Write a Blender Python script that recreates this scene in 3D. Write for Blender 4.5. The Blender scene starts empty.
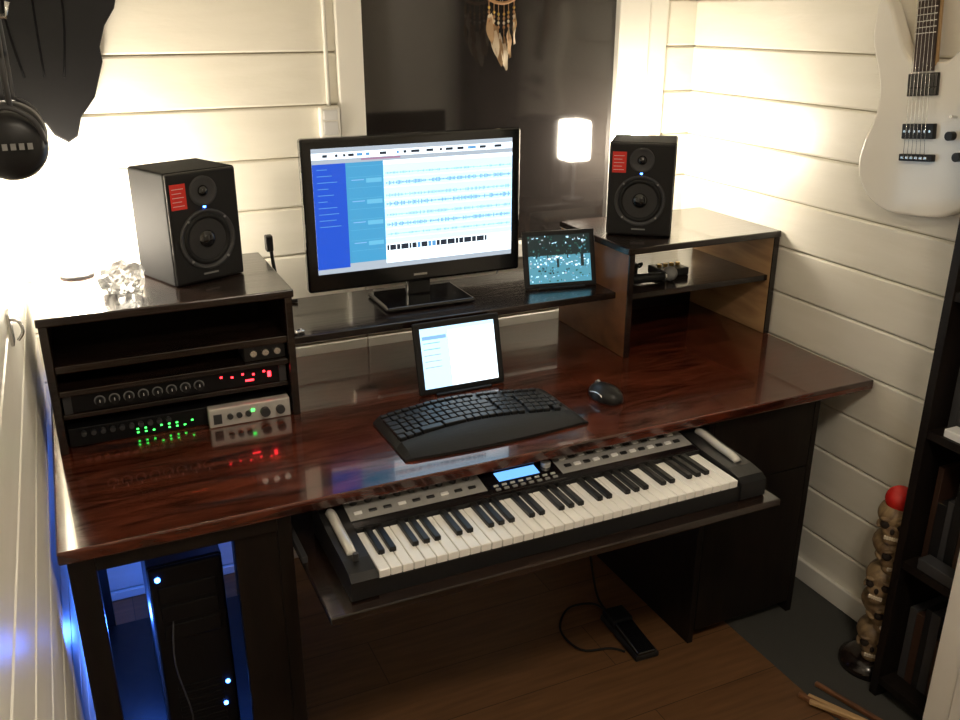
import bpy, bmesh, math, random
from mathutils import Vector, Matrix
random.seed(7)
S=bpy.context.scene
D=bpy.data

# ---------------- materials ----------------
def mat(name,col,rough=0.5,metal=0.0,emit=None,es=0.0,coat=0.0,bump=0.0,bscale=60,vscale=8,stretch=(1,1,1),col2=None,trans=0.0,spec=None,rr=None,cr_=0.08,dist=0.8):
    m=D.materials.new(name); m.use_nodes=True
    nt=m.node_tree; b=nt.nodes['Principled BSDF']
    b.inputs['Base Color'].default_value=(*col,1)
    b.inputs['Roughness'].default_value=rough
    b.inputs['Metallic'].default_value=metal
    if trans: b.inputs['Transmission Weight'].default_value=trans
    if spec is not None: b.inputs['Specular IOR Level'].default_value=spec
    if coat:
        b.inputs['Coat Weight'].default_value=coat; b.inputs['Coat Roughness'].default_value=cr_
    if emit:
        b.inputs['Emission Color'].default_value=(*emit,1); b.inputs['Emission Strength'].default_value=es
    if col2 or bump:
        tc=nt.nodes.new('ShaderNodeTexCoord'); mp=nt.nodes.new('ShaderNodeMapping')
        mp.inputs['Scale'].default_value=stretch
        nt.links.new(tc.outputs['Object'],mp.inputs['Vector'])
    if col2:
        n=nt.nodes.new('ShaderNodeTexNoise'); n.inputs['Scale'].default_value=vscale; n.inputs['Detail'].default_value=8; n.inputs['Distortion'].default_value=dist
        r=nt.nodes.new('ShaderNodeValToRGB'); r.color_ramp.elements[0].position=rr[0] if rr else 0.33; r.color_ramp.elements[1].position=rr[1] if rr else 0.68
        r.color_ramp.elements[0].color=(*col,1); r.color_ramp.elements[1].color=(*col2,1)
        nt.links.new(mp.outputs['Vector'],n.inputs['Vector']); nt.links.new(n.outputs['Fac'],r.inputs['Fac']); nt.links.new(r.outputs['Color'],b.inputs['Base Color'])
    if bump:
        n2=nt.nodes.new('ShaderNodeTexNoise'); n2.inputs['Scale'].default_value=bscale; n2.inputs['Detail'].default_value=4
        bp=nt.nodes.new('ShaderNodeBump'); bp.inputs['Strength'].default_value=bump; bp.inputs['Distance'].default_value=0.004
        nt.links.new(mp.outputs['Vector'],n2.inputs['Vector']); nt.links.new(n2.outputs['Fac'],bp.inputs['Height']); nt.links.new(bp.outputs['Normal'],b.inputs['Normal'])
    return m
def em(name,col,s=1.0):
    return mat(name,(0.02,0.02,0.02),0.3,emit=col,es=s)

WALL=mat('painted_siding',(0.90,0.87,0.78),0.35,col2=(0.85,0.82,0.72),vscale=3,bump=0.15,bscale=30,stretch=(1,1,5))
WALLB=mat('siding_backing',(0.5,0.45,0.35),0.8)
TRIM=mat('white_trim_paint',(0.88,0.86,0.80),0.35)
CEIL=mat('ceiling_paint',(0.8,0.77,0.70),0.7)
DESK=mat('mahogany_stain',(0.016,0.0045,0.003),0.18,col2=(0.165,0.034,0.015),vscale=5,stretch=(0.8,5,5),bump=0.16,bscale=9,coat=0.8,rr=(0.32,0.74),cr_=0.05,dist=1.6)
DARKW=mat('ebony_stained_wood',(0.006,0.004,0.0035),0.24,col2=(0.026,0.014,0.010),vscale=6,stretch=(0.7,6,6),bump=0.2,bscale=12,coat=0.4)
EBONY=mat('ebony_stained_panel',(0.005,0.0035,0.003),0.45,col2=(0.012,0.008,0.006),vscale=6,stretch=(5,5,0.8),spec=0.3)
BROWNW=mat('brown_stained_wood',(0.10,0.038,0.015),0.35,col2=(0.28,0.12,0.05),vscale=5,stretch=(5,1,1.2))
PINE=mat('natural_pine',(0.34,0.19,0.09),0.4,col2=(0.55,0.34,0.17),vscale=4,stretch=(5,1,6))
BLACK=mat('matte_black_vinyl',(0.004,0.004,0.0045),0.7,bump=0.1,bscale=400,spec=0.06)
BLKP=mat('black_plastic',(0.011,0.011,0.012),0.38,spec=0.35)
GLOSS=mat('gloss_black_plastic',(0.006,0.006,0.007),0.08,coat=0.6)
CASE=mat('case_black',(0.006,0.006,0.007),0.4,spec=0.25)
RUBBER=mat('black_rubber',(0.01,0.01,0.01),0.6,spec=0.3)
KEYC=mat('black_keycap',(0.014,0.014,0.015),0.4,spec=0.4)
CONE=mat('speaker_cone',(0.025,0.025,0.027),0.4)
DGREY=mat('dark_grey',(0.04,0.04,0.043),0.5)
GREY=mat('grey_plastic',(0.25,0.25,0.25),0.5)
SILVER=mat('silver_metal',(0.75,0.75,0.73),0.22,metal=0.9)
SILP=mat('silver_plastic',(0.70,0.69,0.66),0.25,metal=0.4)
GUNM=mat('brushed_silver_panel',(0.66,0.66,0.64),0.26,metal=0.5)
WHITEK=mat('white_key_plastic',(0.92,0.91,0.88),0.2)
BLACKK=mat('black_key_plastic',(0.006,0.006,0.006),0.35,spec=0.4)
RED=mat('red_label',(0.75,0.03,0.02),0.5)
REDG=mat('red_gloss',(0.6,0.02,0.015),0.25)
WHITE=mat('white_label',(0.8,0.8,0.8),0.5)
CREAM=mat('cream_lacquer',(0.92,0.89,0.81),0.15,coat=0.5)
FRETW=mat('rosewood',(0.04,0.02,0.013),0.4)
MAPLE=mat('maple',(0.5,0.32,0.15),0.3)
BONE=mat('bone_resin',(0.36,0.25,0.13),0.5,col2=(0.14,0.085,0.045),vscale=30)
SOCK=mat('dark_socket',(0.02,0.012,0.008),0.9)
CRYST=mat('clear_crystal',(0.9,0.92,0.95),0.05,trans=0.75)
GOLD=mat('brass',(0.6,0.4,0.12),0.3,metal=0.9)
FEATH=mat('feather_brown',(0.42,0.28,0.16),0.8)
FEATW=mat('feather_cream',(0.8,0.7,0.55),0.8)
TWINE=mat('twine_beads',(0.45,0.25,0.12),0.7)
CARPET=mat('grey_carpet',(0.055,0.055,0.05),0.95,bump=0.5,bscale=300)
GLASS=mat('night_window_glass',(0.02,0.017,0.016),0.09,spec=1.0)
LAMPM=em('lamp_shade_glow',(1.0,0.88,0.70),85)
LAMPL=em('lamp_shade_glow_bright',(1.0,0.88,0.70),92)
CEILM=em('ceiling_lamp_glow',(1.0,0.86,0.68),62)
LBLUE=em('blue_led',(0.05,0.2,1.0),20)
LRED=em('red_led',(1.0,0.02,0.03),10)
LGREEN=em('green_led',(0.05,1.0,0.10),5)

FLOOR=D.materials.new('laminate_floor'); FLOOR.use_nodes=True
nt=FLOOR.node_tree; b=nt.nodes['Principled BSDF']; b.inputs['Roughness'].default_value=0.42
tc=nt.nodes.new('ShaderNodeTexCoord'); mp=nt.nodes.new('ShaderNodeMapping'); mp.inputs['Scale'].default_value=(1,1,1)
br=nt.nodes.new('ShaderNodeTexBrick'); br.inputs['Color1'].default_value=(0.215,0.105,0.045,1); br.inputs['Color2'].default_value=(0.18,0.086,0.036,1); br.inputs['Mortar'].default_value=(0.05,0.025,0.012,1)
br.inputs['Scale'].default_value=1; br.inputs['Mortar Size'].default_value=0.0012; br.inputs['Brick Width'].default_value=1.2; br.inputs['Row Height'].default_value=0.19
n=nt.nodes.new('ShaderNodeTexNoise'); n.inputs['Scale'].default_value=10; n.inputs['Detail'].default_value=8
mp2=nt.nodes.new('ShaderNodeMapping'); mp2.inputs['Scale'].default_value=(0.5,6,1)
mx=nt.nodes.new('ShaderNodeMixRGB'); mx.blend_type='MULTIPLY'; mx.inputs['Fac'].default_value=0.7
rp=nt.nodes.new('ShaderNodeValToRGB'); rp.color_ramp.elements[0].position=0.3; rp.color_ramp.elements[1].position=0.7; rp.color_ramp.elements[0].color=(0.5,0.5,0.5,1)
nt.links.new(tc.outputs['Object'],mp.inputs['Vector']); nt.links.new(mp.outputs['Vector'],br.inputs['Vector'])
nt.links.new(tc.outputs['Object'],mp2.inputs['Vector']); nt.links.new(mp2.outputs['Vector'],n.inputs['Vector'])
nt.links.new(n.outputs['Fac'],rp.inputs['Fac']); nt.links.new(br.outputs['Color'],mx.inputs['Color1']); nt.links.new(rp.outputs['Color'],mx.inputs['Color2'])
nt.links.new(mx.outputs['Color'],b.inputs['Base Color'])

# ---------------- mesh builder ----------------
class B:
    def __init__(s): s.v=[];s.f=[];s.m=[];s.sm=[];s.mats=[];s.T=Matrix.Identity(4)
    def mi(s,m):
        if m not in s.mats: s.mats.append(m)
        return s.mats.index(m)
    def add(s,vs,fs,m,sm=False,M=None):
        T=s.T @ M if M is not None else s.T
        o=len(s.v); s.v+= [T@Vector(v) for v in vs]
        k=s.mi(m)
        for f in fs: s.f.append([i+o for i in f]); s.m.append(k); s.sm.append(sm)
    def bm(s,bm,m,sm=False,M=None):
        bm.verts.index_update()
        s.add([v.co.copy() for v in bm.verts],[[v.index for v in f.verts] for f in bm.faces],m,sm,M); bm.free()
    def box(s,x0,x1,y0,y1,z0,z1,m,bev=0.0,seg=2,M=None):
        q=bmesh.new(); bmesh.ops.create_cube(q,size=1)
        bmesh.ops.scale(q,vec=(x1-x0,y1-y0,z1-z0),verts=q.verts)
        if bev: bmesh.ops.bevel(q,geom=q.edges[:],offset=bev,segments=seg,profile=0.5,affect='EDGES')
        bmesh.ops.translate(q,vec=((x0+x1)/2,(y0+y1)/2,(z0+z1)/2),verts=q.verts)
        s.bm(q,m,False,M)
    def cyl(s,p0,p1,r0,m,r1=None,n=24,sm=True,caps=True):
        p0=Vector(p0);p1=Vector(p1); r1=r0 if r1 is None else r1
        d=(p1-p0).normalized(); q=d.to_track_quat('Z','Y').to_matrix()
        vs=[];
        for p,r in((p0,r0),(p1,r1)):
            for i in range(n):
                a=2*math.pi*i/n; vs.append(p+q@Vector((r*math.cos(a),r*math.sin(a),0)))
        s.add(vs,[[i,(i+1)%n,n+(i+1)%n,n+i] for i in range(n)],m,sm)
        if caps: s.add(vs,[list(range(n))[::-1],list(range(n,2*n))],m,False)
    def lathe(s,prof,o,ax,m,n=32,sm=True):
        o=Vector(o); q=Vector(ax).normalized().to_track_quat('Z','Y').to_matrix(); vs=[]
        for r,h in prof:
            for i in range(n):
                a=2*math.pi*i/n; vs.append(o+q@Vector((r*math.cos(a),r*math.sin(a),h)))
        fs=[]
        for k in range(len(prof)-1):
            for i in range(n):
                fs.append([k*n+i,k*n+(i+1)%n,(k+1)*n+(i+1)%n,(k+1)*n+i])
        s.add(vs,fs,m,sm)
    def tube(s,pts,r,m,n=8,smooth=4):
        P=[Vector(p) for p in pts]
        if smooth>1: P=cr(P,smooth)
        vs=[];up=Vector((0.13,0.31,0.94)).normalized()
        for i,p in enumerate(P):
            t=(P[min(i+1,len(P)-1)]-P[max(i-1,0)]).normalized()
            a=t.cross(up)
            if a.length<1e-3: a=t.cross(Vector((1,0,0)))
            a.normalize(); bb=t.cross(a)
            for k in range(n):
                w=2*math.pi*k/n; vs.append(p+a*(r*math.cos(w))+bb*(r*math.sin(w)))
        fs=[[i*n+k,i*n+(k+1)%n,(i+1)*n+(k+1)%n,(i+1)*n+k] for i in range(len(P)-1) for k in range(n)]
        fs+= [list(range(n))[::-1],[(len(P)-1)*n+k for k in range(n)]]
        s.add(vs,fs,m,True)
    def prism(s,poly,h,m,M=None,bev=0.0,sm=False):
        q=bmesh.new(); vs=[q.verts.new((x,y,0)) for x,y in poly]; f=q.faces.new(vs)
        r=bmesh.ops.extrude_face_region(q,geom=[f]); nv=[e for e in r['geom'] if isinstance(e,bmesh.types.BMVert)]
        bmesh.ops.translate(q,vec=(0,0,h),verts=nv)
        bmesh.ops.recalc_face_normals(q,faces=q.faces)
        if bev:
            ed=[e for e in q.edges if abs(e.verts[0].co.z-e.verts[1].co.z)<1e-6]
            bmesh.ops.bevel(q,geom=ed,offset=bev,segments=3,profile=0.5,affect='EDGES')
        s.bm(q,m,sm,M)
    def sphere(s,c,sc,m,u=20,v=14,fn=None,M=None):
        q=bmesh.new(); bmesh.ops.create_uvsphere(q,u_segments=u,v_segments=v,radius=1)
        for x in q.verts:
            if fn: x.co=fn(x.co)
            x.co=Vector((x.co.x*sc[0]+c[0],x.co.y*sc[1]+c[1],x.co.z*sc[2]+c[2]))
        s.bm(q,m,True,M)
    def build(s,name,org=(0,0,0)):
        me=D.meshes.new(name); o=Vector(org)
        me.from_pydata([v-o for v in s.v],[],s.f)
        for m in s.mats: me.materials.append(m)
        for p,k,sm in zip(me.polygons,s.m,s.sm): p.material_index=k; p.use_smooth=sm
        me.update(); ob=D.objects.new(name,me); ob.location=o; S.collection.objects.link(ob); return ob
def cr(P,n,closed=False):
    out=[];N=len(P)
    rng=range(N if closed else N-1)
    for i in rng:
        g=(lambda k:P[k%N]) if closed else (lambda k:P[max(0,min(N-1,k))])
        a,b_,c,d=g(i-1),g(i),g(i+1),g(i+2)
        for k in range(n):
            t=k/n
            out.append(0.5*((2*b_)+(c-a)*t+(2*a-5*b_+4*c-d)*t*t+(3*b_-a-3*c+d)*t**3))
    if not closed: out.append(P[-1])
    return out
def TR(x,y,z,rz=0,rx=0,ry=0):
    return Matrix.Translation((x,y,z))@Matrix.Rotation(math.radians(rz),4,'Z')@Matrix.Rotation(math.radians(ry),4,'Y')@Matrix.Rotation(math.radians(rx),4,'X')
def quads(b_,rects,y,W,H,x0=0,z0=0):
    for u0,v0,u1,v1,m,l in rects:
        yy=y-0.0004*l
        xa,xb=x0+u0*W,x0+u1*W; za,zb=z0+(1-v1)*H,z0+(1-v0)*H
        b_.add([(xa,yy,za),(xb,yy,za),(xb,yy,zb),(xa,yy,zb)],[[0,1,2,3]],m)

# ---------------- room ----------------
XL,XR,YB,YF,ZC=-0.13,1.97,2.60,-1.5,2.35
XLL=-1.3; YN=0.45
P=0.142; OFF=0.035
def boards(b_,axis,a0,a1,face,sgn,z0,z1):
    T=0.02
    k=math.floor((z0-OFF)/P)
    while OFF+k*P<z1:
        za=max(z0,OFF+k*P+0.002); zb=min(z1,OFF+(k+1)*P-0.002); k+=1
        if zb-za<0.006: continue
        lo,hi=sorted((face,face+sgn*T))
        bev=min(0.005,(zb-za)/3)
        if axis=='x': b_.box(a0,a1,lo,hi,za,zb,WALL,bev,1)
        else: b_.box(lo,hi,a0,a1,za,zb,WALL,bev,1)
    lo,hi=sorted((face+sgn*0.012,face+sgn*0.07))
    if axis=='x': b_.box(a0,a1,lo,hi,z0,z1,WALLB)
    else: b_.box(lo,hi,a0,a1,z0,z1,WALLB)
WX0,WX1,WZ0,WZ1=0.82,1.665,1.0,2.0
w=B()
boards(w,'x',XL-0.06,WX0-0.02,YB,1,0,ZC); boards(w,'x',WX1+0.02,XR+0.06,YB,1,0,ZC)
boards(w,'x',WX0-0.02,WX1+0.02,YB,1,0,WZ0-0.02); boards(w,'x',WX0-0.02,WX1+0.02,YB,1,WZ1+0.02,ZC)
w.build('wall_back')
w=B(); boards(w,'y',YF,YB,XR,1,0,ZC); w.build('wall_right')
w=B(); boards(w,'y',YN,YB,XL,-1,0,ZC); w.build('wall_left')
w=B(); boards(w,'x',XLL,XL-0.07,YN,1,0,ZC); w.build('wall_left_return')
w=B(); boards(w,'y',YF,YN,XLL,-1,0,ZC); w.build('wall_far_left')
w=B(); boards(w,'x',XLL,XR,YF,-1,0,ZC); w.build('wall_front')
w=B(); w.box(XLL-0.1,1.60,YF-0.1,YB+0.1,-0.05,0,FLOOR); w.box(1.60,XR+0.1,YF-0.1,YB+0.1,-0.05,-0.001,CARPET); w.build('floor')
w=B(); w.box(XLL-0.1,XR+0.1,YF-0.1,YB+0.1,ZC,ZC+0.05,CEIL); w.build('ceiling')
w=B(); w.box(XR-0.014,XR-0.0005,-1.4,YB-0.001,0.0,0.07,TRIM,0.003); w.build('baseboard_right')
w=B()
w.box(WX0-0.075,WX0,YB-0.022,YB+0.04,WZ0-0.07,WZ1+0.07,TRIM,0.004)
w.box(WX1,WX1+0.115,YB-0.022,YB+0.04,WZ0-0.07,WZ1+0.07,TRIM,0.004)
w.box(WX1+0.115,WX1+0.19,YB-0.012,YB+0.04,WZ0-0.07,WZ1+0.07,TRIM,0.004)
w.box(WX0,WX1,YB-0.022,YB+0.04,WZ1,WZ1+0.07,TRIM,0.004)
w.box(WX0,WX1,YB-0.028,YB+0.04,WZ0-0.05,WZ0,TRIM,0.004)
w.box(WX0,WX1,YB+0.004,YB+0.012,WZ0,WZ1,GLASS)
w.build('window_1')

# ---------------- desk ----------------
d=B()
DX0,DX1,DY0,DY1,DZ=-0.118,1.960,1.655,2.50,0.75
d.box(DX0,DX1,DY0,DY1,DZ-0.028,DZ,DESK,0.004)
def hutch(x0,x1,shelves,sidem):
    d.box(x0-0.004,x1+0.004,2.085,2.485,1.06,1.08,DARKW,0.003)
    d.box(x0,x0+0.018,2.09,2.48,DZ,1.06,sidem[0],0.002)
    d.box(x1-0.018,x1,2.09,2.48,DZ,1.06,sidem[1],0.002)
    for z,t,y in shelves: d.box(x0+0.018,x1-0.018,y,2.478,z-t,z,DARKW,0.002)
hutch(-0.10,0.458,[(0.963,0.018,2.095),(0.901,0.014,2.10),(0.835,0.012,2.12)],(DARKW,DARKW))
d.box(-0.082,0.44,2.47,2.48,DZ,1.06,EBONY)
hutch(1.42,1.962,[(0.940,0.018,2.10)],(BROWNW,PINE))
d.box(1.42,1.438,2.086,2.0905,DZ,1.06,DARKW); d.box(1.944,1.962,2.086,2.0905,DZ,1.06,DARKW)
d.box(1.438,1.944,2.47,2.48,DZ,0.922,EBONY)
d.box(0.458,1.42,2.145,2.475,0.917,0.937,DARKW,0.003)
d.box(0.925,0.945,2.20,2.45,DZ,0.917,DARKW,0.002)
d.box(-0.105,-0.055,1.675,1.735,0,DZ-0.028,EBONY,0.003)
d.box(-0.105,-0.055,2.42,2.48,0,DZ-0.028,EBONY,0.003)
d.box(0.30,0.332,1.69,2.48,0,DZ-0.028,EBONY,0.002)
d.box(0.21,0.30,1.69,1.71,0.0,DZ-0.028,EBONY,0.002)
d.box(-0.055,0.30,1.675,1.69,DZ-0.068,DZ-0.028,EBONY,0.002)
d.box(-0.10,0.30,1.74,2.42,0.02,0.04,EBONY,0.002)
d.box(1.436,1.454,1.70,2.48,0,DZ-0.028,EBONY,0.002)
d.box(1.80,1.82,1.70,2.48,0,DZ-0.028,EBONY,0.002)
d.box(1.454,1.80,2.46,2.478,0.0,DZ-0.028,EBONY)
for z0,z1 in((0.04,0.497),(0.5,0.712)):
    d.box(1.456,1.798,1.700,1.718,z0,z1,EBONY,0.001)
d.box(1.454,1.80,1.72,2.46,0.03,0.05,EBONY)
d.box(0.337,1.432,1.415,1.98,0.607,0.625,DARKW,0.003)
d.box(0.334,0.346,1.62,2.0,0.625,0.640,DGREY,0.001); d.box(1.423,1.435,1.62,2.0,0.625,0.640,DGREY,0.001)
d.build('studio_desk',(0.9,2.0,0))

# ---------------- monitor ----------------
SC={k:em('screen_'+k,c,s) for k,(c,s) in dict(
     white=((0.80,0.92,1.0),2.2),pale=((0.48,0.76,1.0),1.8),blue=((0.01,0.07,0.50),1.4),teal=((0.05,0.28,0.50),1.4),
     teal2=((0.12,0.42,0.62),1.4),grey=((0.45,0.52,0.60),1.1),dark=((0.02,0.03,0.05),1.0),wave=((0.12,0.36,0.70),1.1),red=((0.45,0.25,0.4),1.0),wave2=((0.28,0.55,0.90),1.1),green=((0.02,0.12,0.09),1.0),deep=((0.004,0.018,0.020),1.0),sea=((0.09,0.32,0.42),1.1)).items()}
m=B()
mx0,mx1,mz0,mz1,my=0.556,1.187,0.992,1.400,2.315
m.box(mx0,mx1,my,my+0.03,mz0,mz1,GLOSS,0.008,3)
m.box(mx0+0.06,mx1-0.06,my+0.028,my+0.06,mz0+0.05,mz1-0.06,BLKP,0.012)
sx0,sw=mx0+0.028,mx1-mx0-0.056; sz0=mz0+0.05; sh=mz1-0.026-sz0
R=[(0,0,1,1,SC['white'],1),(0,0,1,0.035,SC['grey'],2),(0,0.035,1,0.085,SC['white'],2),(0,0.085,1,0.12,SC['grey'],2),
   (0.0,0.12,0.155,1,SC['blue'],2),(0.155,0.12,0.335,0.93,SC['teal'],2),(0.155,0.93,0.335,1,SC['grey'],2),
   (0.335,0.15,1,0.80,SC['pale'],2),(0.335,0.12,1,0.15,SC['white'],3),
   (0.0,0.96,1,1,SC['grey'],3)]
for i in range(9):
    R.append((0.165+0.0,0.15+i*0.085,0.325,0.152+i*0.085,SC['teal2'],3))
    R.append((0.25,0.165+i*0.085,0.325,0.20+i*0.085,SC['teal2' if i%2 else 'teal'],3))
    if i%2: R.append((0.18,0.17+i*0.085,0.24,0.177+i*0.085,SC['wave2'],3))
x=0.05
while x<0.95:
    ww=random.uniform(0.01,0.05); R.append((x,0.048,min(x+ww,0.98),0.07,SC['dark' if random.random()<0.55 else 'wave'],3)); x+=ww+random.uniform(0.01,0.05)
R.append((0.23,0.09,0.42,0.105,SC['red'],3))
for i in range(10): R.append((0.02,0.16+0.05*i,random.uniform(0.06,0.13),0.165+0.05*i,SC['wave'],3))
for vy,hh,col in((0.22,0.02,'wave2'),(0.30,0.035,'wave'),(0.40,0.03,'wave2'),(0.47,0.04,'wave'),(0.56,0.03,'wave2'),(0.64,0.035,'wave'),(0.72,0.02,'wave2')):
    x=0.345
    while x<0.99:
        a=random.uniform(0.2,1)*hh/2; R.append((x,vy-a,x+0.005,vy+a,SC[col],3)); x+=0.0072
    R.append((0.335,vy+0.033,1,vy+0.036,SC['white'],3))
x=0.34
while x<0.86:
    ww=random.uniform(0.01,0.04); R.append((x,0.81,x+ww,0.855,SC['dark' if random.random()<0.7 else 'wave'],3)); x+=ww+0.004
quads(m,R,my-0.0003,sw,sh,sx0,sz0)
m.box(0.855,0.895,my-0.0012,my,mz0+0.018,mz0+0.024,SILVER)
m.box(0.84,0.91,my+0.01,my+0.035,0.95,1.05,GLOSS,0.006)
m.box(0.745,1.005,my-0.09,my+0.09,0.9375,0.951,GLOSS,0.006,3)
m.build('computer_monitor',(0.87,my,0.9375))

# ---------------- studio speakers ----------------
def speaker(x,y,z,rz,dep,obj):
    s=B(); s.T=TR(x,y,z,rz)
    W,H=0.19,0.272
    s.box(-W/2,W/2,0.004,dep,0,H,BLACK,0.006,3)
    s.box(-W/2+0.002,W/2-0.002,0.0,0.012,0.002,H-0.002,BLKP,0.005,3)
    f=(0,-1,0)
    wz=0.105
    s.lathe([(0.074,0.0),(0.074,0.004),(0.070,0.006),(0.066,0.003),(0.063,0.001)],(0,0,wz),f,DGREY,40)
    s.lathe([(0.063,0.001),(0.059,0.0055),(0.053,0.004),(0.050,0.000)],(0,0,wz),f,RUBBER,40)
    s.lathe([(0.050,0.001),(0.035,0.0008),(0.022,0.0006)],(0,-0.0,wz),f,CONE,40)
    s.lathe([(0.022,0.001),(0.018,0.007),(0.010,0.011),(0.0,0.012)],(0,0,wz),f,GLOSS,32)
    for k in range(4):
        a=math.pi/4+k*math.pi/2; s.cyl((0.069*math.cos(a),-0.004,wz+0.069*math.sin(a)),(0.069*math.cos(a),-0.0075,wz+0.069*math.sin(a)),0.003,GREY,n=10)
    tz=0.222
    s.lathe([(0.036,0),(0.036,0.003),(0.033,0.0045),(0.028,0.002),(0.016,0.0008),(0.014,0.001)],(0,0,tz),f,DGREY,36)
    s.lathe([(0.013,0.001),(0.011,0.006),(0.006,0.009),(0,0.010)],(0,0,tz),f,GLOSS,24)
    s.cyl((0,0,0.1845),(0,-0.002,0.1845),0.0035,LBLUE,n=12)
    s.box(-0.085,-0.045,-0.0012,0.0,0.185,0.245,RED)
    for k in range(5): s.box(-0.081,-0.051-0.006*(k%2),-0.0018,-0.0012,0.193+0.010*k,0.1942+0.010*k,WHITE)
    s.box(-0.02,0.02,-0.0012,0,0.0185,0.0225,GREY)
    s.box(-0.03,0.03,dep,dep+0.006,0.05,0.14,DGREY)
    o=s.build(obj,(x,y,z)); return o
speaker(0.298,2.245,1.0805,22,0.180,'studio_monitor_speaker')
speaker(1.525,2.207,1.0805,-37,0.185,'studio_monitor_speaker')

def lamp(x,y,z,zs0,zs1,w_,M_):
    l=B()
    l.lathe([(0.0,0.0),(0.04,0.0),(0.04,0.008),(0.006,0.012),(0.005,zs0-z+0.02)],(x,y,z),(0,0,1),DGREY,24)
    l.box(x-w_,x+w_,y-w_,y+w_,zs0,zs1,M_,0.010,3)
    l.build('table_lamp',(x,y,z))
lamp(1.63,2.435,1.0805,1.22,1.355,0.043,LAMPM)
lamp(-0.005,2.43,1.0805,1.10,1.27,0.050,LAMPL)

c=B(); q=bmesh.new(); bmesh.ops.create_icosphere(q,subdivisions=3,radius=1)
for v in q.verts:
    r=1+random.uniform(-0.22,0.22); v.co=Vector((v.co.x*0.048*r,v.co.y*0.04*r,max(-0.030,v.co.z*0.042*r)))
c.bm(q,CRYST,False,TR(0.090,2.235,1.111)); c.build('crumpled_clear_plastic',(0.090,2.235,1.081))

# ---------------- rack gear ----------------
def rackbase(b_,z0,z1,m=CASE):
    b_.box(-0.078,0.436,2.125,2.42,z0,z1,m,0.002)
r=B(); rackbase(r,0.8355,0.880)
r.box(-0.078,-0.060,2.120,2.126,0.836,0.880,DGREY,0.001); r.box(0.418,0.436,2.120,2.126,0.836,0.880,DGREY,0.001)
for k in range(8):
    xx=0.0+k*0.032; r.cyl((xx,2.125,0.858),(xx,2.108,0.858),0.010,BLKP,r1=0.009,n=18); r.cyl((xx,2.125,0.858),(xx,2.1235,0.858),0.0125,GREY,n=18); r.box(xx-0.0008,xx+0.0008,2.107,2.109,0.859,0.866,WHITE)
for k in range(5): r.box(0.275+k*0.026,0.280+k*0.026,2.1235,2.126,0.862 if k%2 else 0.866,0.866 if k%2 else 0.870,LRED)
r.box(0.335,0.355,2.1235,2.126,0.848,0.852,LRED)
r.box(0.39,0.398,2.122,2.126,0.852,0.866,LRED,0.001)
r.build('rack_preamp_unit',(0.18,2.3,0.8355))
r=B(); rackbase(r,0.7505,0.797)
for k in range(10):
    xx=-0.045+k*0.021; r.cyl((xx,2.125,0.784),(xx,2.113,0.784),0.006,DGREY,n=14)
for k in range(8):
    for j in range(2):
        if (k+j)%4!=3: r.box(0.07+k*0.018,0.075+k*0.018,2.1235,2.126,0.760+j*0.009,0.763+j*0.009,LGREEN)
r.build('rack_audio_interface',(0.18,2.3,0.7505))
r=B(); r.box(0.235,0.434,2.095,2.1235,0.7505,0.800,SILP,0.003)
for k in range(3):
    r.cyl((0.285+k*0.022,2.095,0.776),(0.285+k*0.022,2.088,0.776),0.007,DGREY,n=16)
r.cyl((0.37,2.095,0.774),(0.37,2.083,0.774),0.012,DGREY,n=20); r.cyl((0.408,2.095,0.774),(0.408,2.085,0.774),0.011,DGREY,n=20)
r.box(0.337,0.345,2.0935,2.095,0.779,0.785,LGREEN)
r.box(0.245,0.265,2.0935,2.095,0.760,0.785,DGREY)
r.build('headphone_amplifier',(0.34,2.1,0.7505))
r=B(); r.box(0.335,0.438,2.115,2.19,0.9015,0.943,BLKP,0.003)
for k in range(3): r.cyl((0.357+k*0.029,2.115,0.924),(0.357+k*0.029,2.103,0.924),0.010,SILVER,n=20,r1=0.008)
r.build('guitar_effects_box',(0.385,2.15,0.9015))

# ---------------- tablets ----------------
def tablet(name,x,y,z,rz,W,H,lean,rects,bz=0.018,st=0.07):
    t=B(); t.T=TR(x,y,z,rz)@Matrix.Rotation(math.radians(-lean),4,'X')
    t.box(-W/2,W/2,0,0.009,0.002,H,BLKP,0.004,3)
    quads(t,rects,-0.0003,W-2*bz,H-2*bz+0.002,-W/2+bz,bz)
    t.T=TR(x,y,z,rz)
    hz=H*0.62*math.cos(math.radians(lean)); hy=H*0.62*math.sin(math.radians(lean))+0.01
    t.tube([(-W*0.3,hy,hz),(-W*0.3,hy+st,0.0045),(W*0.3,hy+st,0.0045),(W*0.3,hy,hz)],0.004,BLKP,smooth=1)
    t.box(-W*0.32,W*0.32,-0.012,0.0,0.0,0.006,BLKP,0.002)
    t.build(name,(x,y,z))
R=[(0,0,1,1,SC['white'],1),(0,0,1,0.07,SC['pale'],2),(0.0,0.07,0.36,1,SC['pale'],2),(0.36,0.07,0.366,1,SC['grey'],3),(0.02,0.13,0.34,0.19,SC['wave2'],3)]
for i in range(5): R.append((0.03,0.24+0.1*i,0.25,0.255+0.1*i,SC['wave2' if i<2 else 'grey'],3))
tablet('tablet_computer',0.895,2.062,0.7505,0,0.25,0.195,14,R)
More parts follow.
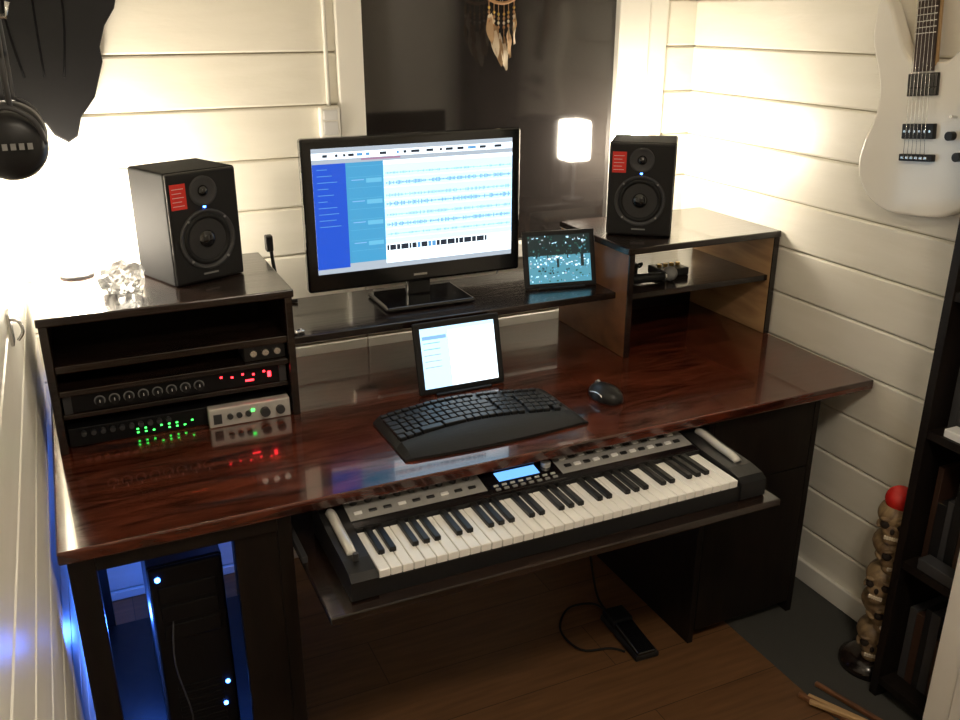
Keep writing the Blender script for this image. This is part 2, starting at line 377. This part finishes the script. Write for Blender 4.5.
# picture: dark trees over pale water, figures on the shore - small display patches
R=[(0,0,1,0.42,SC['deep'],0.6),(0,0.42,1,1,SC['sea'],0.6)]
random.seed(33)
for i in range(420):
    u=random.random(); v=random.random(); s1=random.uniform(0.01,0.035); s2=random.uniform(0.01,0.04)
    if v<0.2: cc=random.choice(['pale','green','deep','grey','green','deep','deep'])
    elif v<0.45: cc=random.choice(['green','deep','sea','deep','green','deep'])
    elif v<0.68: cc=random.choice(['white','pale','grey','pale','teal2','sea'])
    elif v<0.82: cc=random.choice(['green','deep','sea','teal2','sea'])
    else: cc=random.choice(['sea','grey','sea','green','pale','teal2'])
    R.append((u*0.96,v*0.955,min(1,u*0.96+s1),min(1,v*0.955+s2),SC[cc],1.0+0.001*i))
for u,v,w_,h_ in((0.12,0.05,0.022,0.42),(0.30,0.0,0.02,0.48),(0.62,0.08,0.022,0.42),(0.84,0.40,0.05,0.28),(0.45,0.50,0.035,0.18)):
    R.append((u,v,u+w_,v+h_,SC['deep'],1.6))
tablet('digital_photo_frame',1.296,2.250,0.9375,-10,0.225,0.170,16,R,0.016,0.05)

# ---------------- computer keyboard (curved, with wrist rest) ----------------
k=B(); k.T=TR(0.848,1.858,0.7505,1.0)
def arc(x): return 0.020*math.cos(x/0.24*1.5)          # rows bow away from the user
def lift(x): return 0.010*math.cos(x/0.24*2.2+0.4)      # wave in height
NX=32
def strip(y0f,y1f,z0f,z1f,m,ny=6,crown=0.0):
    vs=[];
    for j in range(ny+1):
        t=j/ny
        for i in range(NX+1):
            x=-0.242+0.484*i/NX
            e=min(1,(0.242-abs(x))/0.012)**0.5
            y=y0f(x)*(1-t)+y1f(x)*t; z=z0f(x)*(1-t)+z1f(x)*t+crown*math.sin(math.pi*t)
            vs.append((x,y,0.004+(z-0.004)*e))
    n=len(vs); W_=NX+1
    vs+=[(v[0],v[1],0.0) for v in vs]
    fs=[[j*W_+i,j*W_+i+1,(j+1)*W_+i+1,(j+1)*W_+i] for j in range(ny) for i in range(NX)]
    fs+=[[n+j*W_+i,n+(j+1)*W_+i,n+(j+1)*W_+i+1,n+j*W_+i+1] for j in range(ny) for i in range(NX)]
    for i in range(NX): fs.append([i,n+i,n+i+1,i+1]); fs.append([ny*W_+i+1,n+ny*W_+i+1,n+ny*W_+i,ny*W_+i])
    for j in range(ny): fs.append([(j+1)*W_,n+(j+1)*W_,n+j*W_,j*W_]); fs.append([j*W_+NX,n+j*W_+NX,n+(j+1)*W_+NX,(j+1)*W_+NX])
    k.add(vs,fs,m,False)
strip(lambda x:-0.052+arc(x)-0.006,lambda x:0.100+arc(x),lambda x:0.012+lift(x)*0.8+0.002,lambda x:0.018+lift(x)*0.8,BLKP,2)
strip(lambda x:-0.122-0.012*math.cos(x/0.24*1.5),lambda x:-0.059+arc(x),lambda x:0.007,lambda x:0.019+lift(x)*0.8,RUBBER,8,0.004)
for row in range(6):
    yy=0.088-row*0.0245-(0.004 if row else 0)
    x=-0.226; n=0
    while x<0.21:
        wd=0.0172
        if row==5 and 3<=n<=4: wd=0.058
        if row in(2,3,4) and n in(0,12): wd=0.026
        if n in(13,16): x+=0.009
        if x+wd>0.230: break
        xm=x+wd/2; h=lift(xm)*0.8; y_=yy+arc(xm)
        hh=0.0205 if row else 0.013
        sl=math.degrees(math.atan(-0.020*math.sin(xm/0.24*1.5)*1.5/0.24))
        k.box(-wd/2,wd/2,-hh/2,hh/2,0.012+h,0.0235+h,KEYC,0.002,2,M=TR(xm,y_,0,sl))
        x+=wd+0.0028; n+=1
k.build('computer_keyboard',(0.848,1.858,0.7505))

mo=B()
def mf(v):
    z=v.z; return Vector((v.x*(1-0.12*v.y),v.y,max(z,-0.25)))
mo.sphere((0,0,0.0085),(0.034,0.056,0.034),BLKP,28,18,mf,TR(1.212,1.855,0.7505,12))
mo.T=TR(1.212,1.855,0.7505,12)
mo.cyl((-0.004,0.03,0.036),(0.004,0.03,0.036),0.007,GREY,n=16)
mo.tube([(-0.033,-0.02,0.02),(-0.031,0.0,0.024),(-0.029,0.03,0.018)],0.002,SILVER)
mo.build('computer_mouse',(1.212,1.855,0.7505))

# ---------------- synthesizer ----------------
s=B(); s.T=TR(0.388,1.450,0.6255)
L=1.018
prof=[(0.0,0.0),(0.28,0.0),(0.28,0.070),(0.262,0.078),(0.155,0.062),(0.153,0.040),(0.0,0.036)]
def profx(pr,x0,x1,m):
    n=len(pr); vs=[(x0,y,z) for y,z in pr]+[(x1,y,z) for y,z in pr]
    s.add(vs,[[i,n+i,n+(i+1)%n,(i+1)%n] for i in range(n)]+[list(range(n)),list(range(n,2*n))[::-1]],m)
profx(prof,0.055,L-0.055+0.0,BLKP)
cheek=[(-0.006,0.004),(0.0,0.0),(0.284,0.0),(0.284,0.070),(0.264,0.080),(0.155,0.066),(0.05,0.062),(0.01,0.056),(-0.006,0.045)]
profx(cheek,0.0,0.056,BLKP); profx(cheek,L-0.072,L,BLKP)
for xs in(0.024,L-0.028):
    s.tube([(xs,0.065,0.062),(xs,0.09,0.068),(xs,0.14,0.071),(xs,0.20,0.077),(xs,0.222,0.074)],0.0105,SILP,n=12)
s.cyl((0.026,0.045,0.062),(0.026,0.045,0.078),0.006,DGREY,n=12)
kx0=0.059; kp=0.0245
for i in range(36):
    s.box(kx0+i*kp+0.0006,kx0+(i+1)*kp-0.0006,0.002,0.152,0.036,0.054,WHITEK,0.0015,1)
for i in range(36):
    if i%7 in(0,1,3,4,5) and i<35:
        xc=kx0+(i+1)*kp; s.box(xc-0.0070,xc+0.0070,0.055,0.152,0.052,0.064,BLACKK,0.002,2)
def pz(y): return 0.062+(y-0.155)*(0.016/0.107)
sl=math.degrees(math.atan(0.016/0.107))
def pbox(x0,x1,y0,y1,h,m,bev=0):
    cx,cy=(x0+x1)/2,(y0+y1)/2
    s.box(-(x1-x0)/2,(x1-x0)/2,-(y1-y0)/2,(y1-y0)/2,0,h,m,bev,1,M=TR(cx,cy,pz(cy),0,sl))
pbox(0.058,0.942,0.157,0.180,0.0012,GLOSS)
pbox(0.058,0.378,0.181,0.261,0.0015,GUNM); pbox(0.572,0.942,0.181,0.261,0.0015,GUNM)
pbox(0.378,0.572,0.162,0.261,0.003,GLOSS,0.001)
LCD=em('lcd_blue',(0.15,0.42,1.0),1.6)
pbox(0.416,0.520,0.200,0.232,0.0045,LCD)
for i in range(9):
    xx=0.080+i*0.0335
    s.cyl((xx,0.238,pz(0.238)),(xx,0.237,pz(0.238)+0.011),0.009,BLKP,n=16,r1=0.008)
    s.cyl((xx,0.237,pz(0.238)+0.011),(xx,0.237,pz(0.238)+0.0118),0.006,SILVER,n=16)
    pbox(xx-0.009,xx+0.009,0.198,0.206,0.005,BLKP if i%3 else WHITE,0.001)
for i in range(8): pbox(0.395+i*0.021,0.407+i*0.021,0.170,0.177,0.006,GREY,0.001)
for i in range(8): pbox(0.395+i*0.021,0.407+i*0.021,0.184,0.190,0.006,SILP,0.001)
for r_ in range(2):
    for i in range(13): pbox(0.590+i*0.026,0.607+i*0.026,0.200+r_*0.030,0.210+r_*0.030,0.005,WHITE if (i+r_)%2 else BLKP,0.001)
s.cyl((0.548,0.222,pz(0.222)),(0.548,0.222,pz(0.222)+0.012),0.012,SILP,n=20)
s.build('synthesizer_keyboard',(0.385,1.45,0.6255))

# ---------------- hutch gadgets ----------------
g=B()
g.cyl((1.47,2.18,0.9575),(1.60,2.17,0.9575),0.016,BLKP,r1=0.013); g.cyl((1.60,2.17,0.9575),(1.605,2.17,0.9575),0.0165,SILVER)
g.sphere((1.625,2.17,0.9635),(0.024,0.022,0.022),GREY)
g.build('handheld_microphone',(1.53,2.18,0.941))
g=B(); g.box(1.62,1.72,2.20,2.28,0.9405,0.965,BLKP,0.004); 
for i in range(4): g.cyl((1.635+i*0.023,2.24,0.965),(1.635+i*0.023,2.24,0.974),0.007,GOLD,n=14)
g.build('direct_input_box',(1.67,2.24,0.9405))
g=B(); g.box(1.45,1.56,2.24,2.33,0.9405,0.985,BLKP,0.006); g.box(1.47,1.54,2.2385,2.24,0.955,0.972,GREY)
g.tube([(1.56,2.28,0.96),(1.59,2.27,0.975),(1.60,2.30,0.955),(1.57,2.32,0.99),(1.52,2.29,1.0)],0.004,BLKP); g.sphere((1.52,2.29,0.995),(0.02,0.02,0.012),DGREY)
g.build('power_adapter',(1.5,2.28,0.9405))
g=B(); g.tube([(0.472,2.162,0.941),(0.490,2.166,0.943),(0.500,2.172,0.941)],0.004,SILVER); g.sphere((0.478,2.164,0.943),(0.009,0.007,0.006),SILVER); g.sphere((0.492,2.175,0.943),(0.006,0.006,0.006),SILVER); g.build('cable_connector',(0.48,2.165,0.9375))

g=B(); g.tube([(0.548,2.43,0.9435),(0.525,2.44,0.9435),(0.505,2.45,0.97),(0.495,2.455,1.04),(0.492,2.46,1.09)],0.005,RUBBER); g.box(0.478,0.498,2.45,2.475,1.085,1.13,BLKP,0.004); g.build('power_cable',(0.5,2.45,0.9385))
g=B(); g.tube([(1.24,2.555,0.95),(1.22,2.55,0.88),(1.215,2.54,0.80),(1.21,2.53,0.72),(1.25,2.53,0.60)],0.003,GREY); g.build('thin_cable',(1.22,2.54,0.9))

g=B(); g.box(0.683,0.742,2.572,2.5995,1.365,1.452,TRIM,0.006); g.box(0.692,0.733,2.569,2.573,1.375,1.412,WHITE,0.003); g.box(0.692,0.733,2.569,2.573,1.416,1.444,WHITE,0.003)
g.tube([(0.715,2.592,1.45),(0.715,2.592,2.34)],0.006,TRIM,smooth=1); g.build('electrical_outlet',(0.712,2.59,1.41))

# ---------------- dreamcatcher ----------------
g=B(); cx,cy,cz=1.222,2.52,1.80
ring=[(cx+0.075*math.cos(a*math.pi/12),cy,cz+0.075*math.sin(a*math.pi/12)) for a in range(25)]
g.tube(ring,0.005,TWINE,smooth=1)
for i in range(8):
    a=i*math.pi/4; b2=a+3*math.pi/4
    g.tube([(cx+0.075*math.cos(a),cy,cz+0.075*math.sin(a)),(cx+0.075*math.cos(b2),cy,cz+0.075*math.sin(b2))],0.0008,FEATW,n=5,smooth=1)
g.tube([(cx,cy,cz+0.075),(cx,cy+0.01,2.05)],0.0015,TWINE,smooth=1)
def feather(x,y,z,l,w_,ang,m):
    N=8; vs=[];
    for i in range(N+1):
        t=i/N; ww=w_*math.sin(math.pi*min(1,t*0.9+0.08))**0.7; dz=-l*t; dx=0.12*l*t*t
        vs+=[(dx-ww,0.002*math.sin(9*t),dz),(dx,0.004,dz-0.004),(dx+ww,0.002*math.cos(9*t),dz)]
    fs=[]
    for i in range(N): 
        for k_ in(0,1): fs.append([3*i+k_,3*i+k_+1,3*i+k_+4,3*i+k_+3])
    g.add(vs,fs,m,True,TR(x,y,z,ang))
for i,(dx,l) in enumerate([(-0.05,0.09),(-0.03,0.13),(-0.012,0.16),(0.010,0.18),(0.028,0.13),(0.05,0.09)]):
    z0=cz-math.sqrt(max(0,0.075**2-dx*dx)); g.tube([(cx+dx*0.8,cy,z0),(cx+dx*0.8,cy,z0-l*0.62)],0.0012,TWINE,n=5,smooth=1)
    for q_ in range(4): g.sphere((cx+dx*0.8,cy,z0-0.03-q_*0.012),(0.004,0.004,0.0045),[GOLD,TWINE,FEATW,TWINE][q_],8,6)
    feather(cx+dx*0.8,cy-0.004,z0-l*0.6,0.075,0.012,20*i-50,[FEATH,FEATW][i%2]); feather(cx+dx*0.8+0.006,cy+0.004,z0-l*0.5,0.06,0.010,-30+25*i,[FEATW,FEATH][i%2])
g.tube([(cx,cy+0.01,2.04),(cx,2.576,2.05)],0.002,SILVER,smooth=1)
g.build('dreamcatcher',(cx,cy,cz))

# ---------------- black plaque on back wall ----------------
g=B(); pl=[(.185,1.98),(.190,1.75),(.178,1.71),(.150,1.67),(.132,1.62),(.134,1.585),(.118,1.54),(.104,1.50),(.084,1.475),(.064,1.45),(.050,1.405),(.026,1.39),(-.004,1.41),(-.02,1.44),(-.05,1.445),(-.085,1.48),(-.122,1.47),(-.122,1.98)]
g.prism(pl,0.025,CASE,Matrix.Translation((0,YB-0.001,0))@Matrix.Rotation(math.radians(90),4,'X'),bev=0.004)
for i in range(3): g.tube([(-0.06+i*0.06,YB-0.026,1.9),(-0.07+i*0.065,YB-0.027,1.7),(-0.05+i*0.045,YB-0.026,1.55)],0.003,BLACK)
g.build('carved_wood_plaque',(0.02,YB-0.01,1.7))

# ---------------- headphones ----------------
g=B(); hx,hz=-0.062,1.52
for yc,sg in((1.50,-1),(1.655,1)):
    g.lathe([(0.0,0.022),(0.030,0.021),(0.040,0.016),(0.047,0.006),(0.048,-0.004),(0.044,-0.014),(0.03,-0.022),(0.0,-0.022)],(hx,yc,hz),(0.15,sg,0),BLKP,36)
    g.lathe([(0.046,0.0),(0.050,0.003),(0.046,0.007)],(hx,yc,hz),(0.15,sg,0),GREY,36)
    g.lathe([(0.022,-0.034),(0.040,-0.030),(0.046,-0.020),(0.044,-0.012)],(hx,yc,hz),(0.15,sg,0),RUBBER,30)
    g.tube([(hx-0.045,yc,hz),(hx-0.035,yc+sg*0.012,hz+0.035),(hx,yc+sg*0.014,hz+0.055),(hx+0.035,yc+sg*0.012,hz+0.035),(hx+0.045,yc,hz)],0.004,DGREY)
for i in range(5): g.box(hx-0.022+i*0.011,hx-0.015+i*0.011,1.4745,1.4765,hz-0.004,hz+0.005,GREY)
for dxx in(-0.008,0.008):
    g.tube([(hx+dxx,1.492,hz+0.05),(hx+dxx,1.482,hz+0.11),(hx+dxx,1.51,hz+0.17),(hx+dxx,1.578,hz+0.20),(hx+dxx,1.645,hz+0.17),(hx+dxx,1.673,hz+0.11),(hx+dxx,1.663,hz+0.05)],0.004,DGREY)
g.tube([(hx,1.484,hz+0.12),(hx,1.512,hz+0.17),(hx,1.578,hz+0.195),(hx,1.643,hz+0.17),(hx,1.671,hz+0.12)],0.011,RUBBER)
g.tube([(XL+0.002,1.578,hz+0.175),(hx+0.02,1.578,hz+0.175),(hx+0.026,1.578,hz+0.195)],0.004,SILVER,smooth=1)
g.build('headphones',(hx,1.578,hz))
g=B(); g.box(XL-0.0005,XL+0.006,1.735,1.775,1.14,1.20,SILVER,0.002); g.tube([(XL+0.004,1.755,1.185),(XL+0.018,1.755,1.18),(XL+0.022,1.755,1.16),(XL+0.012,1.755,1.145)],0.003,SILVER); g.build('wall_hook',(XL,1.755,1.17))

# ---------------- electric guitar ----------------
g=B()
out=[(0,0),(.08,.006),(.14,.04),(.172,.10),(.165,.165),(.135,.225),(.125,.28),(.138,.33),(.158,.385),(.160,.43),(.140,.435),(.10,.385),(.060,.350),(.033,.345),(-.033,.35),(-.060,.37),(-.085,.42),(-.115,.485),(-.138,.50),(-.155,.46),(-.158,.40),(-.140,.34),(-.128,.285),(-.138,.225),(-.168,.165),(-.178,.10),(-.145,.04),(-.08,.006)]
loop=[(p.x,p.y) for p in cr([Vector((a,b2,0)) for a,b2 in out],4,True)]
Mg=Matrix(((0,0,-1,0),(-1,0,0,0),(0,1,0,0),(0,0,0,1)))
g.T=Matrix.Translation((XR-0.004,1.590,1.222))@Matrix.Rotation(math.radians(-6),4,'X')@Mg@Matrix.Scale(1.07,4)
g.prism(loop,0.040,CREAM,bev=0.008)
g.box(-0.026,0.026,0.335,0.82,0.030,0.044,MAPLE,0.004); g.box(-0.0265,0.0265,0.325,0.82,0.044,0.050,FRETW,0.001)
for i in range(20):
    yy=0.82-0.62*(1-2**(-i/12)); 
    if yy>0.33: g.box(-0.0265,0.0265,yy-0.001,yy+0.001,0.050,0.0512,SILVER)
g.box(-0.040,0.040,0.290,0.322,0.040,0.049,GLOSS,0.002); g.box(-0.040,0.040,0.272,0.291,0.040,0.049,GLOSS,0.002)
g.box(-0.043,0.043,0.178,0.212,0.040,0.052,BLKP,0.002); g.box(-0.046,0.046,0.128,0.144,0.040,0.052,BLKP,0.002)
for i in range(6): g.box(-0.036+i*0.0125,-0.028+i*0.0125,0.133,0.139,0.05,0.057,SILVER,0.001)
for i in range(6): g.cyl((-0.034+i*0.0136,0.195,0.052),(-0.034+i*0.0136,0.195,0.0535),0.003,SILVER,n=10)
for i in range(6):
    xx=-0.020+i*0.008; g.tube([(xx*1.45,0.135,0.057),(xx*1.3,0.20,0.057),(xx,0.82,0.053)],0.0007,SILVER,n=4,smooth=1)
for kx,ky in((0.085,0.185),(0.108,0.140)): g.cyl((kx,ky,0.04),(kx,ky,0.055),0.010,BLKP,n=18)
g.cyl((0.09,0.225,0.04),(0.093,0.227,0.062),0.003,SILVER,n=8)
hs=[(-0.026,0.82),(0.026,0.82),(0.04,0.86),(0.035,0.98),(0.0,1.01),(-0.05,0.99),(-0.045,0.86)]
g.prism(hs,0.014,GLOSS,Matrix.Translation((0,0,0.030)),bev=0.002)
for i in range(6): g.cyl((-0.06,0.865+i*0.021,0.036),(-0.038,0.865+i*0.021,0.036),0.005,SILVER,n=10)
g.box(-0.03,0.03,0.83,0.86,0.0,0.03,RUBBER,0.004)
g.build('electric_guitar',(XR-0.03,1.6,1.4))

# ---------------- bookcase right ----------------
g=B()
bx0,bx1,by0,by1=1.760,1.955,0.50,1.338
g.box(bx0,bx1,by1-0.022,by1,0,2.0,EBONY,0.001); g.box(bx0,bx1,by0,by0+0.02,0,2.0,EBONY); g.box(bx1-0.01,bx1,by0,by1,0,2.0,EBONY)
ZS=(0.06,0.42,0.78,1.12,1.46,1.75,1.985)
for z in ZS: g.box(bx0+0.004,bx1-0.01,by0+0.02,by1-0.022,z-0.02,z,EBONY)
g.build('black_bookcase',(1.86,0.9,0))
g=B()
random.seed(11)
cols=[DGREY,BLKP,BLKP,RUBBER,FRETW,BLKP,DGREY]
for z in ZS[:5]:
    y=by1-0.03
    while y>by0+0.06:
        t=random.uniform(0.012,0.035); h=random.uniform(0.16,0.26); g.box(bx0+0.055,bx1-0.02,y-t,y-0.001,z+0.0005,z+h,random.choice(cols),0.001); y-=t
g.box(bx0+0.01,bx0+0.05,1.17,1.28,0.7805,0.800,WHITE,0.002)
g.box(bx0+0.01,bx0+0.05,1.18,1.28,0.4205,0.45,DGREY,0.002)
g.build('books_and_boxes',(1.86,0.9,0.06))
g=B(); g.box(1.70,1.72,0.35,1.135,0,2.02,TRIM,0.003); g.box(1.72,1.759,1.117,1.135,0,2.02,TRIM,0.003); g.box(1.692,1.70,0.42,1.07,0.12,0.95,TRIM,0.004); g.box(1.692,1.70,0.42,1.07,1.05,1.9,TRIM,0.004)
g.lathe([(0.0,0.045),(0.02,0.04),(0.022,0.028),(0.008,0.02),(0.008,0)],(1.70,1.04,1.0),(-1,0,0),SILVER,20)
g.build('white_cabinet_door',(1.71,0.75,0))

# ---------------- skull totem ----------------
g=B(); tx,ty=1.845,1.42
g.lathe([(0,0),(0.080,0),(0.080,0.02),(0.06,0.035),(0.05,0.04),(0,0.04)],(tx,ty,0),(0,0,1),DARKW,28)
def skull(z,rz,s_,ox=0):
    M=TR(tx+ox,ty,z,rz)@Matrix.Scale(s_,4)
    def cf(v):
        x,y,z=v
        if z<-0.1: x*=0.80+0.2*(1+z); 
        return Vector((x,y,z))
    g.sphere((0,0.008,0.068),(0.045,0.055,0.042),BONE,24,16,cf,M)
    g.sphere((0,-0.022,0.042),(0.030,0.028,0.030),BONE,16,12,None,M)
    g.sphere((0,-0.028,0.016),(0.024,0.022,0.016),BONE,16,12,None,M)
    for sx in(-1,1):
        g.sphere((sx*0.019,-0.038,0.058),(0.0125,0.012,0.0125),SOCK,12,8,None,M)
        g.sphere((sx*0.033,-0.016,0.046),(0.008,0.022,0.007),BONE,12,8,None,M)
        g.sphere((sx*0.019,-0.042,0.073),(0.014,0.008,0.005),BONE,12,8,None,M)
    g.sphere((0,-0.048,0.045),(0.006,0.005,0.009),SOCK,8,8,None,M)
    for t in range(6): g.box(-0.0165+t*0.0056,-0.0115+t*0.0056,-0.0515,-0.044,0.022,0.031,FEATW,0.001,1,M)
for i,(rz,ox) in enumerate([(-50,0),(-25,0.006),(-65,-0.004),(-35,0.005),(-55,0.0)]): skull(0.036+i*0.092,rz,1.04,ox)
g.sphere((tx+0.005,ty,0.522),(0.038,0.038,0.036),REDG,28,20)
g.build('skull_totem',(tx,ty,0))

# ---------------- pedal, tower, sticks ----------------
g=B(); g.T=TR(1.298,1.80,0.0005,-3)
g.box(-0.038,0.038,-0.11,0.10,0,0.018,BLKP,0.005); g.box(-0.030,0.030,-0.105,0.03,0.016,0.034,GLOSS,0.006,3,TR(0,0,0,0,4)); g.box(-0.034,0.034,0.03,0.095,0.016,0.040,RUBBER,0.005)
g.T=Matrix.Identity(4)
g.tube([(1.29,1.90,0.02),(1.28,1.97,0.008),(1.20,1.98,0.006),(1.13,1.90,0.006),(1.14,1.80,0.006),(1.22,1.77,0.006),(1.25,1.74,0.006)],0.0035,RUBBER,smooth=6)
g.tube([(1.29,1.90,0.02),(1.31,2.0,0.03),(1.30,2.05,0.25),(1.28,2.03,0.55),(1.28,1.99,0.60)],0.0035,RUBBER,smooth=6)
g.build('sustain_pedal',(1.298,1.80,0))
g=B(); px0,px1,py0,py1,pz0,pz1=0.035,0.195,1.80,2.27,0.0405,0.58
g.box(px0,px1,py0+0.01,py1,pz0,pz1,CASE,0.006); g.box(px0+0.002,px1-0.002,py0,py0+0.014,pz0+0.004,pz1-0.002,CASE,0.006,3)
for i in range(3): g.box(px0+0.018,px1-0.018,py0-0.003,py0,pz1-0.09-i*0.05,pz1-0.05-i*0.05,CASE,0.002)
for i in range(9): g.box(px0+0.03,px1-0.03,py0-0.002,py0,pz0+0.05+i*0.02,pz0+0.06+i*0.02,CASE,0.0015)
g.cyl((px0+0.02,py0,pz1-0.028),(px0+0.02,py0-0.003,pz1-0.028),0.006,LBLUE,n=14); g.cyl((px1-0.02,py0,0.24),(px1-0.02,py0-0.003,0.24),0.005,LBLUE,n=12); g.cyl((px1-0.03,py0,0.18),(px1-0.03,py0-0.003,0.18),0.005,LBLUE,n=12)
g.tube([(px0+0.04,py0-0.002,0.44),(px0+0.03,py0-0.05,0.36),(px0+0.05,py0-0.06,0.22),(px0+0.04,py0-0.03,0.10),(px0+0.08,py0+0.0,0.045)],0.0018,DGREY)
g.build('computer_tower',(0.105,2.0,0.0405))
g=B()
for i,(x,y,a) in enumerate([(1.62,1.28,20),(1.65,1.27,26),(1.68,1.29,15),(1.64,1.25,33)]):
    g.box(-0.006,0.006,-0.17,0.13,0.0+0.0,0.012,MAPLE if i%2 else BROWNW,0.002,1,TR(x,y,0.0005+0.0125*(i==3),a))
g.build('wooden_sticks',(1.65,1.27,0))

LX,LY=0.75,0.25
g=B(); g.lathe([(0.16,0),(0.155,0.035),(0.11,0.07),(0.0,0.085)],(LX,LY,ZC),(0,0,-1),CEILM,36); g.lathe([(0.17,0.0),(0.175,0.01),(0.16,0.02)],(LX,LY,ZC),(0,0,-1),SILVER,36); g.build('ceiling_light',(LX,LY,ZC))

def pt(n,l,e,c,r=0.05):
    L_=D.lights.new(n,'POINT'); L_.energy=e; L_.color=c; L_.shadow_soft_size=r; o=D.objects.new(n,L_); o.location=l; S.collection.objects.link(o)
pt('light_blue_case',(-0.01,2.12,0.26),4,(0.05,0.18,1.0),0.02)
pt('light_blue_case_rear',(0.25,2.2,0.55),6,(0.05,0.18,1.0),0.02)
W_=D.worlds.new('world'); S.world=W_; W_.use_nodes=True; W_.node_tree.nodes['Background'].inputs[0].default_value=(0.02,0.018,0.015,1); W_.node_tree.nodes['Background'].inputs[1].default_value=0.5

yaw,pit=math.radians(24.6),math.radians(21.0)
F=Vector((math.sin(yaw)*math.cos(pit),math.cos(yaw)*math.cos(pit),-math.sin(pit)))
Rv=Vector((math.cos(yaw),-math.sin(yaw),0)); U=Rv.cross(F)
cam=D.cameras.new('camera'); co=D.objects.new('camera',cam); S.collection.objects.link(co)
Mx=Matrix((Rv,U,-F)).transposed().to_4x4(); Mx.translation=Vector((0,0,1.70)); co.matrix_world=Mx
cam.sensor_width=36; cam.lens=36*905/960; cam.clip_start=0.02
S.camera=co
try:
    S.view_settings.view_transform='Standard'
except Exception as e: print(e)
